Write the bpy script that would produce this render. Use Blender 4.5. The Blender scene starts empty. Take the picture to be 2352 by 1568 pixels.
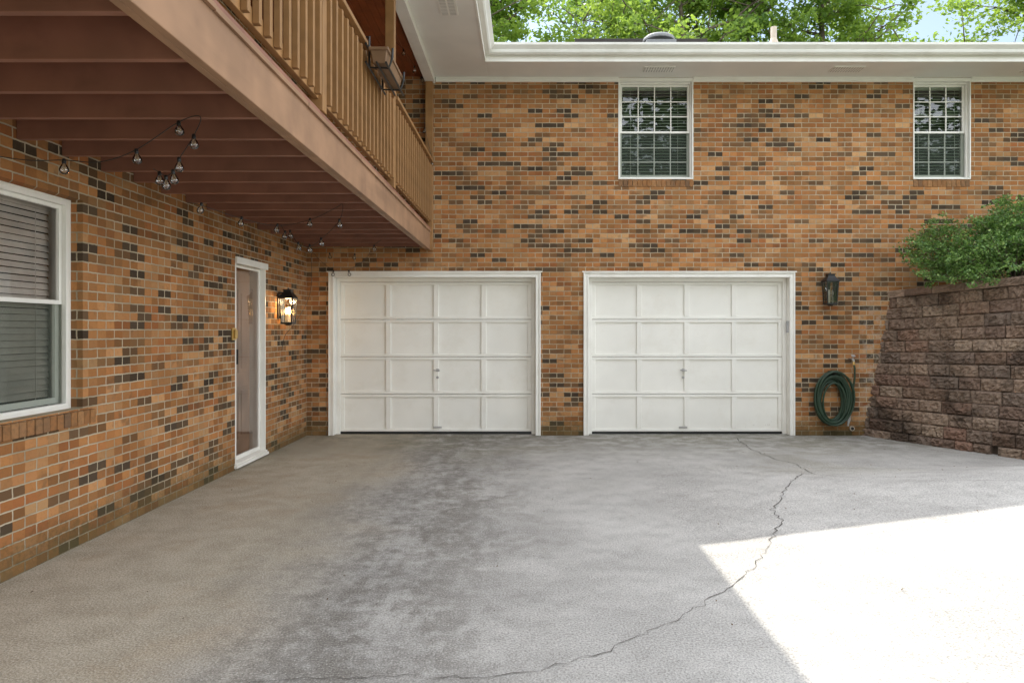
import bpy, bmesh, math, random
import numpy as np
from mathutils import Vector, Matrix
random.seed(7); np.random.seed(7)
SC = bpy.context.scene
COL = SC.collection
F = 1568.0; CX = 1209.0; CY = 757.0; CH = 1.49; D = 9.62; WX = -3.09

# ------------------------------------------------------------------ helpers
def wpos(o):
    v = Vector((0,0,0))
    while o is not None:
        v += o.location; o = o.parent
    return v

class MB:
    def __init__(s): s.v=[]; s.f=[]; s.m=[]
    def face(s, pts, mi=0):
        b=len(s.v); s.v += [tuple(p) for p in pts]; s.f.append(tuple(range(b,b+len(pts)))); s.m.append(mi)
    def box(s, x0,x1,y0,y1,z0,z1, mi=0, T=None):
        if x0>x1: x0,x1=x1,x0
        if y0>y1: y0,y1=y1,y0
        if z0>z1: z0,z1=z1,z0
        P=[(x0,y0,z0),(x1,y0,z0),(x1,y1,z0),(x0,y1,z0),(x0,y0,z1),(x1,y0,z1),(x1,y1,z1),(x0,y1,z1)]
        if T: P=[T(*p) for p in P]
        b=len(s.v); s.v+=[tuple(p) for p in P]
        for q in ((0,3,2,1),(4,5,6,7),(0,1,5,4),(1,2,6,5),(2,3,7,6),(3,0,4,7)):
            s.f.append(tuple(b+i for i in q)); s.m.append(mi)
    def bar(s, a, c, w, h=None, mi=0):
        a=Vector(a); c=Vector(c); h=h or w
        d=(c-a).normalized(); up=Vector((0,0,1)) if abs(d.z)<.95 else Vector((1,0,0))
        r=d.cross(up).normalized()*w/2; u=r.cross(d).normalized()*h/2
        P=[a-r-u,a+r-u,a+r+u,a-r+u,c-r-u,c+r-u,c+r+u,c-r+u]
        b=len(s.v); s.v+=[tuple(p) for p in P]
        for q in ((0,3,2,1),(4,5,6,7),(0,1,5,4),(1,2,6,5),(2,3,7,6),(3,0,4,7)):
            s.f.append(tuple(b+i for i in q)); s.m.append(mi)
    def tube(s, pts, r, n=8, mi=0, cap=True):
        pts=[Vector(p) for p in pts]; k=len(pts)
        rs = r if isinstance(r,(list,tuple)) else [r]*k
        b=len(s.v); prev=None
        for i,p in enumerate(pts):
            d=(pts[min(i+1,k-1)]-pts[max(i-1,0)])
            d = d.normalized() if d.length>1e-9 else Vector((0,0,1))
            if prev is None:
                up=Vector((0,0,1)) if abs(d.z)<.9 else Vector((1,0,0))
                a=d.cross(up).normalized()
            else:
                a=(prev-d*prev.dot(d)).normalized()
            prev=a; c=d.cross(a)
            for j in range(n):
                t=2*math.pi*j/n
                s.v.append(tuple(p+(a*math.cos(t)+c*math.sin(t))*rs[i]))
        for i in range(k-1):
            for j in range(n):
                j2=(j+1)%n
                s.f.append((b+i*n+j,b+i*n+j2,b+(i+1)*n+j2,b+(i+1)*n+j)); s.m.append(mi)
        if cap:
            s.f.append(tuple(b+j for j in range(n))[::-1]); s.m.append(mi)
            s.f.append(tuple(b+(k-1)*n+j for j in range(n))); s.m.append(mi)
    def lathe(s, prof, c=(0,0,0), n=16, mi=0):
        b=len(s.v)
        for r,z in prof:
            for j in range(n):
                t=2*math.pi*j/n
                s.v.append((c[0]+r*math.cos(t),c[1]+r*math.sin(t),c[2]+z))
        k=len(prof)
        for i in range(k-1):
            for j in range(n):
                j2=(j+1)%n
                s.f.append((b+i*n+j,b+i*n+j2,b+(i+1)*n+j2,b+(i+1)*n+j)); s.m.append(mi)
        s.f.append(tuple(b+j for j in range(n))[::-1]); s.m.append(mi)
        s.f.append(tuple(b+(k-1)*n+j for j in range(n))); s.m.append(mi)
    def build(s, name, mats, parent=None, local=False, smooth=False, bev=0, weld=False, recalc=True):
        me=bpy.data.meshes.new(name); me.from_pydata(s.v,[],s.f)
        if not isinstance(mats,(list,tuple)): mats=[mats]
        for m in mats: me.materials.append(m)
        me.polygons.foreach_set('material_index', s.m)
        if recalc or weld:
            bm=bmesh.new(); bm.from_mesh(me)
            if weld: bmesh.ops.remove_doubles(bm, verts=bm.verts, dist=1e-5)
            if recalc: bmesh.ops.recalc_face_normals(bm, faces=bm.faces)
            bm.to_mesh(me); bm.free()
        if smooth: me.polygons.foreach_set('use_smooth',[True]*len(me.polygons))
        me.update()
        o=bpy.data.objects.new(name, me); COL.objects.link(o)
        if parent is not None:
            if not local: o.location = -wpos(parent)
            o.parent=parent
        if bev:
            b=o.modifiers.new('bevel','BEVEL'); b.width=bev; b.segments=2; b.limit_method='ANGLE'; b.angle_limit=math.radians(40)
        return o

def tag(o,label=None,cat=None,group=None,kind=None):
    if label: o['label']=label
    if cat: o['category']=cat
    if group: o['group']=group
    if kind: o['kind']=kind
    return o
def empty(name, loc, label, cat, group=None, rz=0):
    o=bpy.data.objects.new(name,None); COL.objects.link(o); o.location=loc; o.rotation_euler=(0,0,rz)
    o.empty_display_size=.2
    return tag(o,label,cat,group)
def wx(px): return (px-CX)*D/F
def wz(py): return CH+(CY-py)*D/F
def pt(px,py,Y): return Vector(((px-CX)*Y/F, Y, CH+(CY-py)*Y/F))

# ------------------------------------------------------------------ materials
class NM:
    def __init__(s,name):
        s.m=bpy.data.materials.new(name); s.m.use_nodes=True; s.t=s.m.node_tree
        s.t.nodes.clear(); s.out=s.n('ShaderNodeOutputMaterial')
    def n(s,typ,**kw):
        nd=s.t.nodes.new(typ)
        for k,v in kw.items():
            if hasattr(nd,k): setattr(nd,k,v)
        return nd
    def l(s,a,b): s.t.links.new(a,b)
    def val(s,sock,v):
        if isinstance(v,bpy.types.NodeSocket): s.l(v,sock)
        else: sock.default_value=v
    def math(s,op,a,b=0.0,c=None,clamp=False):
        nd=s.n('ShaderNodeMath'); nd.operation=op; nd.use_clamp=clamp
        s.val(nd.inputs[0],a); s.val(nd.inputs[1],b)
        if c is not None: s.val(nd.inputs[2],c)
        return nd.outputs[0]
    def mix(s,f,a,b,blend='MIX'):
        nd=s.n('ShaderNodeMix'); nd.data_type='RGBA'; nd.blend_type=blend
        s.val(nd.inputs[0],f)
        for k,v in ((6,a),(7,b)):
            if isinstance(v,tuple) and len(v)==3: v=(*v,1)
            s.val(nd.inputs[k],v)
        return nd.outputs[2]
    def noise(s,vec,scale,detail=3,rough=.55):
        nd=s.n('ShaderNodeTexNoise'); nd.inputs['Scale'].default_value=scale
        nd.inputs['Detail'].default_value=detail; nd.inputs['Roughness'].default_value=rough
        if vec is not None: s.l(vec,nd.inputs['Vector'])
        return nd.outputs['Fac']
    def ramp(s,f,stops,interp='LINEAR'):
        nd=s.n('ShaderNodeValToRGB'); cr=nd.color_ramp; cr.interpolation=interp
        while len(cr.elements)<len(stops): cr.elements.new(.5)
        for e,(p,c) in zip(cr.elements,stops):
            e.position=p; e.color=(*c,1) if len(c)==3 else c
        s.l(f,nd.inputs[0]); return nd.outputs[0]
    def smooth(s,x,a,b,lo=0.,hi=1.):
        nd=s.n('ShaderNodeMapRange'); nd.interpolation_type='SMOOTHSTEP'
        s.val(nd.inputs[0],x); nd.inputs[1].default_value=a; nd.inputs[2].default_value=b
        nd.inputs[3].default_value=lo; nd.inputs[4].default_value=hi
        return nd.outputs[0]
    def obj(s): return s.n('ShaderNodeTexCoord').outputs['Object']
    def sep(s,v):
        nd=s.n('ShaderNodeSeparateXYZ'); s.l(v,nd.inputs[0]); return nd.outputs
    def comb(s,x,y,z):
        nd=s.n('ShaderNodeCombineXYZ')
        for i,v in enumerate((x,y,z)): s.val(nd.inputs[i],v)
        return nd.outputs[0]
    def bump(s,h,strength=.5,dist=.01):
        nd=s.n('ShaderNodeBump'); nd.inputs['Strength'].default_value=strength; nd.inputs['Distance'].default_value=dist
        s.l(h,nd.inputs['Height']); return nd.outputs[0]
    def prin(s,col,rough=.6,normal=None,metal=0.,spec=None,emis=None,es=0):
        p=s.n('ShaderNodeBsdfPrincipled')
        if isinstance(col,tuple) and len(col)==3: col=(*col,1)
        s.val(p.inputs['Base Color'],col); s.val(p.inputs['Roughness'],rough); p.inputs['Metallic'].default_value=metal
        if spec is not None: p.inputs['Specular IOR Level'].default_value=spec
        if normal is not None: s.l(normal,p.inputs['Normal'])
        if emis: p.inputs['Emission Color'].default_value=(*emis,1); p.inputs['Emission Strength'].default_value=es
        s.l(p.outputs[0],s.out.inputs[0]); return p

def paint(name,col,rough=.55,var=.10,scale=5,bump=.15,grain=None,dirt=None,isl=0.,damt=.5):
    m=NM(name); o=m.obj()
    n1=m.noise(o,scale,2)
    c=m.mix(m.smooth(n1,.3,.7),tuple(x*(1-var) for x in col),tuple(min(1,x*(1+var)) for x in col))
    h=None
    if grain:
        mp=m.n('ShaderNodeMapping'); mp.inputs['Scale'].default_value=grain; m.l(o,mp.inputs[0])
        g=m.noise(mp.outputs[0],6,4,.65)
        c=m.mix(m.math('MULTIPLY',m.smooth(g,.45,.75),.35),c,tuple(x*.55 for x in col))
        h=g
    if dirt:
        d=m.noise(o,2.2,4,.7)
        c=m.mix(m.math('MULTIPLY',m.smooth(d,.48,.74),damt),c,dirt)
    if isl:
        r=m.n('ShaderNodeObjectInfo').outputs['Random']
        c=m.mix(m.math('MULTIPLY',r,isl),c,tuple(x*.5 for x in col))
    m.prin(c,rough,m.bump(h,bump,.004) if h is not None else None); return m.m

def mat_brick():
    m=NM('brick'); o=m.obj(); X,Y,Z=m.sep(o)
    nz=m.n('ShaderNodeTexNoise'); nz.inputs['Scale'].default_value=22; nz.inputs['Detail'].default_value=2; m.l(o,nz.inputs['Vector'])
    nr,ng,nb=m.sep(nz.outputs['Color'])
    u=m.math('ADD',m.math('ADD',X,Y),m.math('MULTIPLY',m.math('SUBTRACT',nr,.5),.011))
    v=m.math('ADD',Z,m.math('MULTIPLY',m.math('SUBTRACT',ng,.5),.009))
    vec=m.comb(u,v,0.)
    b=m.n('ShaderNodeTexBrick'); b.offset=.5; b.offset_frequency=2
    m.l(vec,b.inputs['Vector'])
    b.inputs['Color1'].default_value=(0,0,0,1); b.inputs['Color2'].default_value=(1,1,1,1); b.inputs['Mortar'].default_value=(0,0,0,1)
    b.inputs['Scale'].default_value=1; b.inputs['Mortar Size'].default_value=.0058; b.inputs['Mortar Smooth'].default_value=.25
    b.inputs['Bias'].default_value=0; b.inputs['Brick Width'].default_value=.203; b.inputs['Row Height'].default_value=.0677
    row=m.math('FLOOR',m.math('DIVIDE',v,.0677))
    par=m.math('MULTIPLY',m.math('FLOORED_MODULO',row,2.),.5)
    cl=m.math('FLOOR',m.math('ADD',m.math('DIVIDE',u,.203),par))
    wn=m.n('ShaderNodeTexWhiteNoise'); wn.noise_dimensions='2D'; m.l(m.comb(cl,row,0.),wn.inputs['Vector'])
    rnd=wn.outputs['Value']; rr,rg,rb=m.sep(wn.outputs['Color'])
    big=m.noise(o,.9,2)
    r2=m.math('ADD',rnd,m.math('MULTIPLY',m.math('SUBTRACT',big,.5),.14))
    col=m.ramp(r2,[(0,(.075,.053,.036)),(.07,(.10,.069,.043)),(.11,(.14,.088,.05)),(.16,(.20,.11,.054)),(.21,(.34,.158,.060)),
                   (.34,(.51,.232,.084)),(.46,(.37,.148,.052)),(.58,(.55,.292,.128)),(.68,(.43,.195,.074)),(.77,(.27,.145,.064)),(.83,(.37,.138,.050)),(.90,(.49,.218,.080)),(1,(.57,.325,.15))])
    col=m.mix(1.,col,m.mix(rg,(.64,.64,.64),(1.04,1.04,1.04)),'MULTIPLY')
    mt=m.noise(o,38,4,.65)
    col=m.mix(m.math('MULTIPLY',m.smooth(mt,.45,.78),.5),col,m.mix(.5,col,(.12,.072,.042)))
    fl=m.noise(o,6,3,.6)
    col=m.mix(m.math('MULTIPLY',m.smooth(fl,.57,.72),.5),col,(.13,.083,.048))
    mort=m.mix(m.smooth(m.noise(o,3,2),.3,.7),(.35,.285,.19),(.52,.435,.31))
    fac=b.outputs['Fac']
    c=m.mix(fac,col,mort)
    bl=m.math('MULTIPLY',m.math('MULTIPLY',m.smooth(X,4.6,4.85),m.smooth(X,5.25,5.0)),m.smooth(m.noise(o,11,3,.7),.45,.65))
    bl=m.math('MULTIPLY',bl,m.smooth(Z,2.2,1.5))
    c=m.mix(m.math('MULTIPLY',bl,.4),c,(.55,.50,.43))
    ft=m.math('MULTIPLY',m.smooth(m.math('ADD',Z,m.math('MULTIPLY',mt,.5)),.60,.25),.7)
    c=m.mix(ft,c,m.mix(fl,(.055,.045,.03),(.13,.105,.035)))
    h=m.math('ADD',m.math('MULTIPLY',m.math('SUBTRACT',1.,fac),1.),m.math('MULTIPLY',mt,.35))
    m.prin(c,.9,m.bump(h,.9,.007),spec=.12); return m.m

def mat_island(name,stops,rough=.85,noise_s=30,dirt=(.05,.04,.035),damt=.6,dscale=2.5,bump=.6,namt=.5):
    m=NM(name); o=m.obj(); g=m.n('ShaderNodeNewGeometry').outputs['Random Per Island']
    c=m.ramp(g,stops)
    n=m.noise(o,noise_s,4,.7)
    c=m.mix(m.math('MULTIPLY',m.smooth(n,.4,.75),namt),c,dirt)
    d=m.noise(o,dscale,4,.65)
    c=m.mix(m.math('MULTIPLY',m.smooth(d,.46,.66),damt),c,dirt)
    m.prin(c,rough,m.bump(n,bump,.012),spec=.15); return m.m

def mat_concrete():
    m=NM('concrete'); o=m.obj(); X,Y,Z=m.sep(o)
    n1=m.noise(o,1.1,5,.6); n2=m.noise(o,4.5,4,.65); n3=m.noise(o,0.45,3,.6); n4=m.noise(o,13,4,.75)
    base=m.mix(m.smooth(n1,.3,.7),(.445,.428,.397),(.59,.57,.53))
    base=m.mix(m.math('MULTIPLY',m.smooth(n2,.42,.72),.45),base,(.33,.315,.29))
    wob=m.math('MULTIPLY',m.math('SUBTRACT',n3,.5),1.6)
    xx=m.math('ADD',X,wob)
    bei=m.smooth(xx,-.95,-1.9)
    base=m.mix(m.math('MULTIPLY',bei,.85),base,m.mix(m.smooth(n2,.3,.7),(.44,.372,.265),(.59,.52,.395)))
    rust=m.math('MULTIPLY',m.smooth(n1,.50,.64),bei)
    base=m.mix(m.math('MULTIPLY',rust,.32),base,(.40,.285,.165))
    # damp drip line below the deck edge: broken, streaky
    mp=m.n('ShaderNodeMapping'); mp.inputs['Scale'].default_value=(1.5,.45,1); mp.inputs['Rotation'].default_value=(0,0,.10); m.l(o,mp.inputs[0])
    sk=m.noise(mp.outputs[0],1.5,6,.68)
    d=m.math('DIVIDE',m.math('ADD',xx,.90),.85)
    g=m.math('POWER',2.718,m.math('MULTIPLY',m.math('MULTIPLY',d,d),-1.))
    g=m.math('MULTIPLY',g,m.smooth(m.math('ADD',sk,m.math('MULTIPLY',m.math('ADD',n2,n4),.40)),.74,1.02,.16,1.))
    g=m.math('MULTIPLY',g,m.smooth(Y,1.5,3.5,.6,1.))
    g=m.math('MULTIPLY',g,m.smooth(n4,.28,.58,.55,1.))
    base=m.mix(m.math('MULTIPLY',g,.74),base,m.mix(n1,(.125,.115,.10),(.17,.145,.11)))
    y2=m.math('ADD',Y,m.math('MULTIPLY',m.math('SUBTRACT',n1,.5),2.0))
    ms=m.math('MULTIPLY',m.smooth(y2,7.6,9.5),m.smooth(n2,.36,.6,.25,1.))
    base=m.mix(m.math('MULTIPLY',ms,.62),base,(.175,.163,.115))
    gr=m.math('MULTIPLY',m.smooth(n3,.50,.64),m.smooth(Y,6.0,7.6))
    base=m.mix(m.math('MULTIPLY',gr,.35),base,(.21,.19,.11))
    a=m.noise(o,95,2,.75); a2=m.noise(o,30,3,.7)
    base=m.mix(m.smooth(a,.34,.57,.58,0.),base,m.mix(.75,base,(.05,.047,.042)))
    base=m.mix(m.smooth(a2,.60,.72,0.,.45),base,(.18,.167,.15))
    base=m.mix(m.smooth(a,.56,.72,0.,.55),base,(.74,.72,.67))
    m.prin(base,.9,m.bump(m.math('ADD',a,a2),.5,.0065),spec=.15); return m.m

def mat_leaf(name,stops,trans,tw=.5,rough=.5):
    m=NM(name); g=m.n('ShaderNodeNewGeometry').outputs['Random Per Island']
    c=m.ramp(g,stops)
    p=m.n('ShaderNodeBsdfPrincipled'); m.l(c,p.inputs['Base Color']); p.inputs['Roughness'].default_value=rough
    t=m.n('ShaderNodeBsdfTranslucent'); m.l(m.mix(.6,c,trans),t.inputs[0])
    mx=m.n('ShaderNodeMixShader'); mx.inputs[0].default_value=tw
    m.l(p.outputs[0],mx.inputs[1]); m.l(t.outputs[0],mx.inputs[2]); m.l(mx.outputs[0],m.out.inputs[0]); return m.m

def mat_glass(name,tint=(.9,.95,.93),base=.08,rough=.01):
    m=NM(name)
    lw=m.n('ShaderNodeFresnel'); lw.inputs[0].default_value=1.5
    f=m.math('ADD',m.math('MULTIPLY',lw.outputs[0],1.2),base,clamp=True)
    t=m.n('ShaderNodeBsdfTransparent'); t.inputs[0].default_value=(*tint,1)
    g=m.n('ShaderNodeBsdfGlossy'); g.inputs['Roughness'].default_value=rough
    o=m.obj(); nz=m.noise(o,2.2,1); m.l(m.bump(nz,.05,.02),g.inputs['Normal'])
    mx=m.n('ShaderNodeMixShader'); m.l(f,mx.inputs[0]); m.l(t.outputs[0],mx.inputs[1]); m.l(g.outputs[0],mx.inputs[2])
    m.l(mx.outputs[0],m.out.inputs[0]); return m.m
def mat_screen():
    m=NM('insect_mesh'); t=m.n('ShaderNodeBsdfTransparent'); t.inputs[0].default_value=(.84,.87,.84,1)
    d=m.n('ShaderNodeBsdfDiffuse'); d.inputs[0].default_value=(.10,.12,.10,1)
    mx=m.n('ShaderNodeMixShader'); mx.inputs[0].default_value=.30
    m.l(t.outputs[0],mx.inputs[1]); m.l(d.outputs[0],mx.inputs[2]); m.l(mx.outputs[0],m.out.inputs[0]); return m.m

M={}
M['brick']=mat_brick()
M['sillbrick']=mat_island('sill_brick',[(0,(.36,.178,.07)),(.3,(.30,.14,.056)),(.6,(.40,.207,.09)),(.8,(.19,.108,.06)),(1,(.35,.17,.07))],damt=.3,dirt=(.10,.07,.045))
M['mortar']=paint('mortar',(.42,.345,.24),.9)
M['white']=paint('white_paint',(.85,.83,.77),.45,.03,3,.08,dirt=(.74,.70,.62))
M['doorwhite']=paint('door_white',(.87,.85,.785),.40,.025,2,.06,dirt=(.78,.745,.66))
M['soffit']=paint('soffit_paint',(.82,.80,.75),.6,.03,2,.05)
M['gutter']=paint('gutter_enamel',(.80,.79,.73),.35,.03,2,.05,dirt=(.64,.62,.54))
M['shingle']=mat_island('shingle',[(0,(.06,.055,.05)),(1,(.10,.09,.085))],damt=.2)
M['rail']=paint('brown_stain',(.31,.160,.058),.55,.14,6,.3,grain=(1,1,.12),isl=.25)
M['rim']=paint('rim_stain_lit',(.315,.18,.102),.6,.14,3,.35,grain=(1,.10,1),dirt=(.20,.108,.064),damt=.6)  # same brown paint as the joists; brighter light put into its colour
M['joist']=paint('joist_stain_shaded',(.28,.125,.080),.6,.14,3,.35,grain=(.10,1,1),dirt=(.17,.076,.05),isl=.35)  # same brown paint as the rim; shade under the deck put into the tone
M['ceil']=paint('porch_ceiling_stain',(.26,.068,.022),.35,.2,5,.3,grain=(1,.06,1))
M['concrete']=mat_concrete()
M['crack']=paint('crack_dirt',(.085,.076,.064),.95)
BLK=[(0,(.165,.105,.076)),(.2,(.33,.235,.17)),(.4,(.22,.165,.13)),(.55,(.28,.168,.12)),(.75,(.38,.285,.21)),(.9,(.195,.132,.10)),(1,(.305,.215,.16))]
M['block']=mat_island('split_block',BLK,noise_s=24,damt=.80,dscale=1.4,bump=1.,namt=.62,dirt=(.052,.039,.030))
M['cap']=mat_island('cap_block',[(p,tuple(min(1,x*1.2) for x in c)) for p,c in BLK],noise_s=24,damt=.5,dscale=1.9,bump=.9,namt=.55,dirt=(.07,.055,.04))
M['soil']=paint('soil',(.06,.043,.03),.95,.3,12,.8)
M['grass']=paint('lawn',(.09,.13,.04),.95,.3,3,.8)
M['black']=paint('black_metal',(.012,.012,.012),.38,.1,10,.1)
M['steel']=paint('handle_steel',(.40,.39,.37),.3,.1,10,.05)
M['brass']=NM('brass'); 
_b=M['brass']; _b.prin(_b.mix(_b.noise(_b.obj(),20),(.55,.36,.12),(.75,.52,.2)),.3,metal=.9); M['brass']=_b.m
M['galv']=NM('galvanised'); _b=M['galv']; _b.prin(_b.mix(_b.noise(_b.obj(),9),(.20,.205,.21),(.34,.34,.34)),.6,metal=.3); M['galv']=_b.m
M['pvc']=paint('pvc',(.62,.52,.40),.5)
M['glass']=mat_glass('window_glass',(.80,.87,.80),.035)
M['sideglass']=mat_glass('side_window_glass',(.85,.83,.80),.015)
M['screen']=mat_screen()
M['clear']=mat_glass('clear_glass',(.95,.96,.96),.08)
M['doorglass']=mat_glass('door_glass',(.92,.88,.84),.06)
M['lampglass']=mat_glass('lantern_glass',(.93,.93,.92),.03)
M['dark']=paint('dark_room',(.05,.045,.04),.9)
M['blind']=paint('blind_slat',(.66,.66,.59),.5)
M['sideblind']=paint('side_blind_slat',(.66,.62,.58),.5)
M['reflectdoor']=paint('inner_door_reflection_tone',(.44,.285,.195),.4,.35,1.6)  # warm reflection in the storm glass put into the inner door's colour
M['hose']=NM('hose_rubber'); _b=M['hose']; _b.prin(_b.mix(_b.noise(_b.obj(),14),(.010,.026,.014),(.030,.065,.032)),.4); M['hose']=_b.m
M['candle']=paint('candle_sleeve',(.6,.55,.45),.5)
_b=NM('lit_bulb'); _b.prin((1,.8,.5),.4,emis=(1,.58,.2),es=24); M['lit']=_b.m
_b=NM('unlit_bulb'); _b.prin((.75,.72,.65),.15); M['unlit']=_b.m
_b=NM('filament'); _b.prin((.45,.33,.18),.4); M['filament']=_b.m
M['bark']=paint('bark',(.13,.10,.075),.95,.3,8,.9)
M['leafA']=mat_leaf('leaf_bright',[(0,(.08,.16,.02)),(.5,(.14,.25,.032)),(1,(.21,.32,.05))],(.42,.56,.08),.55)
M['leafB']=mat_leaf('leaf_deep',[(0,(.05,.12,.02)),(.6,(.10,.20,.03)),(1,(.16,.27,.04))],(.32,.46,.06),.5)
M['leafW']=mat_leaf('leaf_wood',[(0,(.03,.07,.015)),(.6,(.055,.12,.02)),(1,(.09,.17,.03))],(.10,.16,.03),.3)
M['leafS']=mat_leaf('leaf_shrub',[(0,(.045,.11,.024)),(.45,(.10,.21,.045)),(.8,(.19,.33,.075)),(1,(.34,.46,.15))],(.26,.42,.08),.3,.4)
M['litter']=mat_island('dry_leaf',[(0,(.10,.06,.03)),(1,(.22,.15,.08))],damt=.2)

# ------------------------------------------------------------------ ground
def sm(t): t=max(0,min(1,t)); return t*t*(3-2*t)
def gz(x,y): return max(0,min(3.8,x-1.2))*.097*sm((7.7-y)/2.2)  # rise at front right added to slant the roof's shadow edge
def gpt(px,py):
    z=0
    for _ in range(8):
        Y=F*(CH-z)/(py-CY); X=(px-CX)*Y/F; z=gz(X,Y)
    return X,Y,z
def sheet(name,xs,ys,mat,dz,mb=None):
    mb=mb or MB(); b=len(mb.v); nx=len(xs)
    for y in ys:
        for x in xs: mb.v.append((x,y,gz(x,y)+dz))
    for j in range(len(ys)-1):
        for i in range(nx-1):
            mb.f.append((b+j*nx+i,b+j*nx+i+1,b+(j+1)*nx+i+1,b+(j+1)*nx+i)); mb.m.append(0)
    return mb
fr=lambda a,b,s:[a+(b-a)*i/round((b-a)/s) for i in range(round((b-a)/s)+1)]
g=sheet('ground',[-900,-200,-60,-20]+fr(-10,14,.5)+[24,60,200,900],[-900,-200,-60,-20]+fr(-10,12,.5)+[24,60,200,900],None,-.06)
tag(g.build('ground',M['grass'],smooth=True),kind='structure')
dv=sheet('driveway',fr(-3.2,8.2,.15),fr(-9,9.95,.15),None,0.0)
def crack(pxs,w0,w1,far=.9):
    P=[gpt(*p) for p in pxs]; pts=[]
    for a,b in zip(P,P[1:]):
        L=math.hypot(b[0]-a[0],b[1]-a[1]); k=max(1,int(L/.05))
        for i in range(k):
            t=i/k; j=.011 if L>.1 else .005
            pts.append((a[0]+(b[0]-a[0])*t+random.gauss(0,j),a[1]+(b[1]-a[1])*t+random.gauss(0,j)))
    pts.append(P[-1][:2]); L=[]
    for i,p in enumerate(pts):
        q=pts[min(i+1,len(pts)-1)]; o=pts[max(i-1,0)]
        dx,dy=q[0]-o[0],q[1]-o[1]; n=math.hypot(dx,dy) or 1; w=random.uniform(w0,w1)/2*(1+far*max(0,(p[1]-3.6))/3)
        L.append(((p[0]-dy/n*w,p[1]+dx/n*w),(p[0]+dy/n*w,p[1]-dx/n*w)))
    for (a,b),(c,d) in zip(L,L[1:]):
        dv.face([(x,y,gz(x,y)+.005) for x,y in (a,b,d,c)],1)
crack([(1872,1090),(1842,1088),(1815,1110),(1790,1150),(1772,1170),(1797,1195),(1780,1225),(1765,1258),(1730,1300),(1690,1340),(1620,1380),(1560,1420),(1450,1470),(1300,1525),(1150,1553),(900,1555),(650,1561),(430,1590)],.001,.0062)
crack([(1872,1090),(1830,1066),(1780,1055),(1722,1030),(1690,1006)],.001,.0055)
crack([(1872,1090),(1960,1097),(2080,1096),(2200,1103),(2360,1105)],.001,.005)
crack([(1190,1135),(1100,1152),(1000,1182),(930,1190)],.001,.003)
crack([(1780,1225),(1700,1240),(1655,1236)],.001,.002)
tag(dv.build('driveway',[M['concrete'],M['crack']],recalc=False,smooth=True),kind='structure')
lt=MB()
for i in range(320):
    x=random.uniform(-3,5); y=random.uniform(2.4,9.5); z=gz(x,y)+.008; a=random.uniform(0,6.3); s=random.uniform(.004,.013)
    if random.random()<.35: y=random.uniform(9.2,9.55)
    ca,sa=math.cos(a)*s,math.sin(a)*s
    lt.face([(x-ca,y-sa,z),(x+sa*.5,y-ca*.5,z+.003),(x+ca,y+sa,z+.004),(x-sa*.5,y+ca*.5,z)])
tag(lt.build('leaf_litter',M['litter'],recalc=False),'tiny dry leaf scraps scattered on the driveway','leaf litter',kind='stuff')

# ------------------------------------------------------------------ house
house=empty('brick_house',(0,D,0),'brown brick house with two white garage doors and white eaves','house')
TB=lambda u,d,v:(u,D+d,v)            # back wall frame: u=x, d=into the wall
TL=lambda u,d,v:(WX-d,u,v)           # left wall frame: u=y
def wall(u0,u1,v0,v1,holes,T,mb,th=.24):
    us=sorted({u0,u1}|{h[0] for h in holes}|{h[1] for h in holes}); vs=sorted({v0,v1}|{h[2] for h in holes}|{h[3] for h in holes})
    def solid(i,j):
        if i<0 or j<0 or i>=len(us)-1 or j>=len(vs)-1: return False
        u=(us[i]+us[i+1])/2; v=(vs[j]+vs[j+1])/2
        return not any(h[0]<u<h[1] and h[2]<v<h[3] for h in holes)
    for i in range(len(us)-1):
        for j in range(len(vs)-1):
            if not solid(i,j): continue
            a,b,c,d=us[i],us[i+1],vs[j],vs[j+1]
            for q in (0,th): mb.face([T(a,q,c),T(b,q,c),T(b,q,d),T(a,q,d)])
            if not solid(i-1,j): mb.face([T(a,0,c),T(a,th,c),T(a,th,d),T(a,0,d)])
            if not solid(i+1,j): mb.face([T(b,0,c),T(b,th,c),T(b,th,d),T(b,0,d)])
            if not solid(i,j-1): mb.face([T(a,0,c),T(b,0,c),T(b,th,c),T(a,th,c)])
            if not solid(i,j+1): mb.face([T(a,0,d),T(b,0,d),T(b,th,d),T(a,th,d)])
G1=(wx(755),wx(1242)); G2=(wx(1340),wx(1825)); GT=wz(625)
W1=(wx(1420),wx(1592)); W2=(wx(2097),wx(2229)); WZ0,WZ1=wz(412),5.034
WL=(3.68,4.755,.945,2.39); DR=(7.24,8.087,-.1,2.245)
b=MB(); wall(WX+.002,12,-.1,5.06,[(G1[0],G1[1],-.1,GT),(G2[0],G2[1],-.1,GT),(W1[0],W1[1],WZ0,WZ1),(W2[0],W2[1],WZ0,WZ1)],TB,b)
b.build('wall',M['brick'],house,weld=True)
b=MB(); wall(.5,D+.2,-.1,5.06,[WL,DR],TL,b); b.build('wall',M['brick'],house,weld=True)
b=MB(); b.box(-9,WX-.25,.5,.74,-.1,5.06); b.box(-9.24,-9.002,.5,20,-.1,5.06); b.box(-9,12,19.8,20.04,-.1,5.06); b.box(12.002,12.24,D,20.04,-.1,5.06)
b.build('wall',M['brick'],house)

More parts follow.
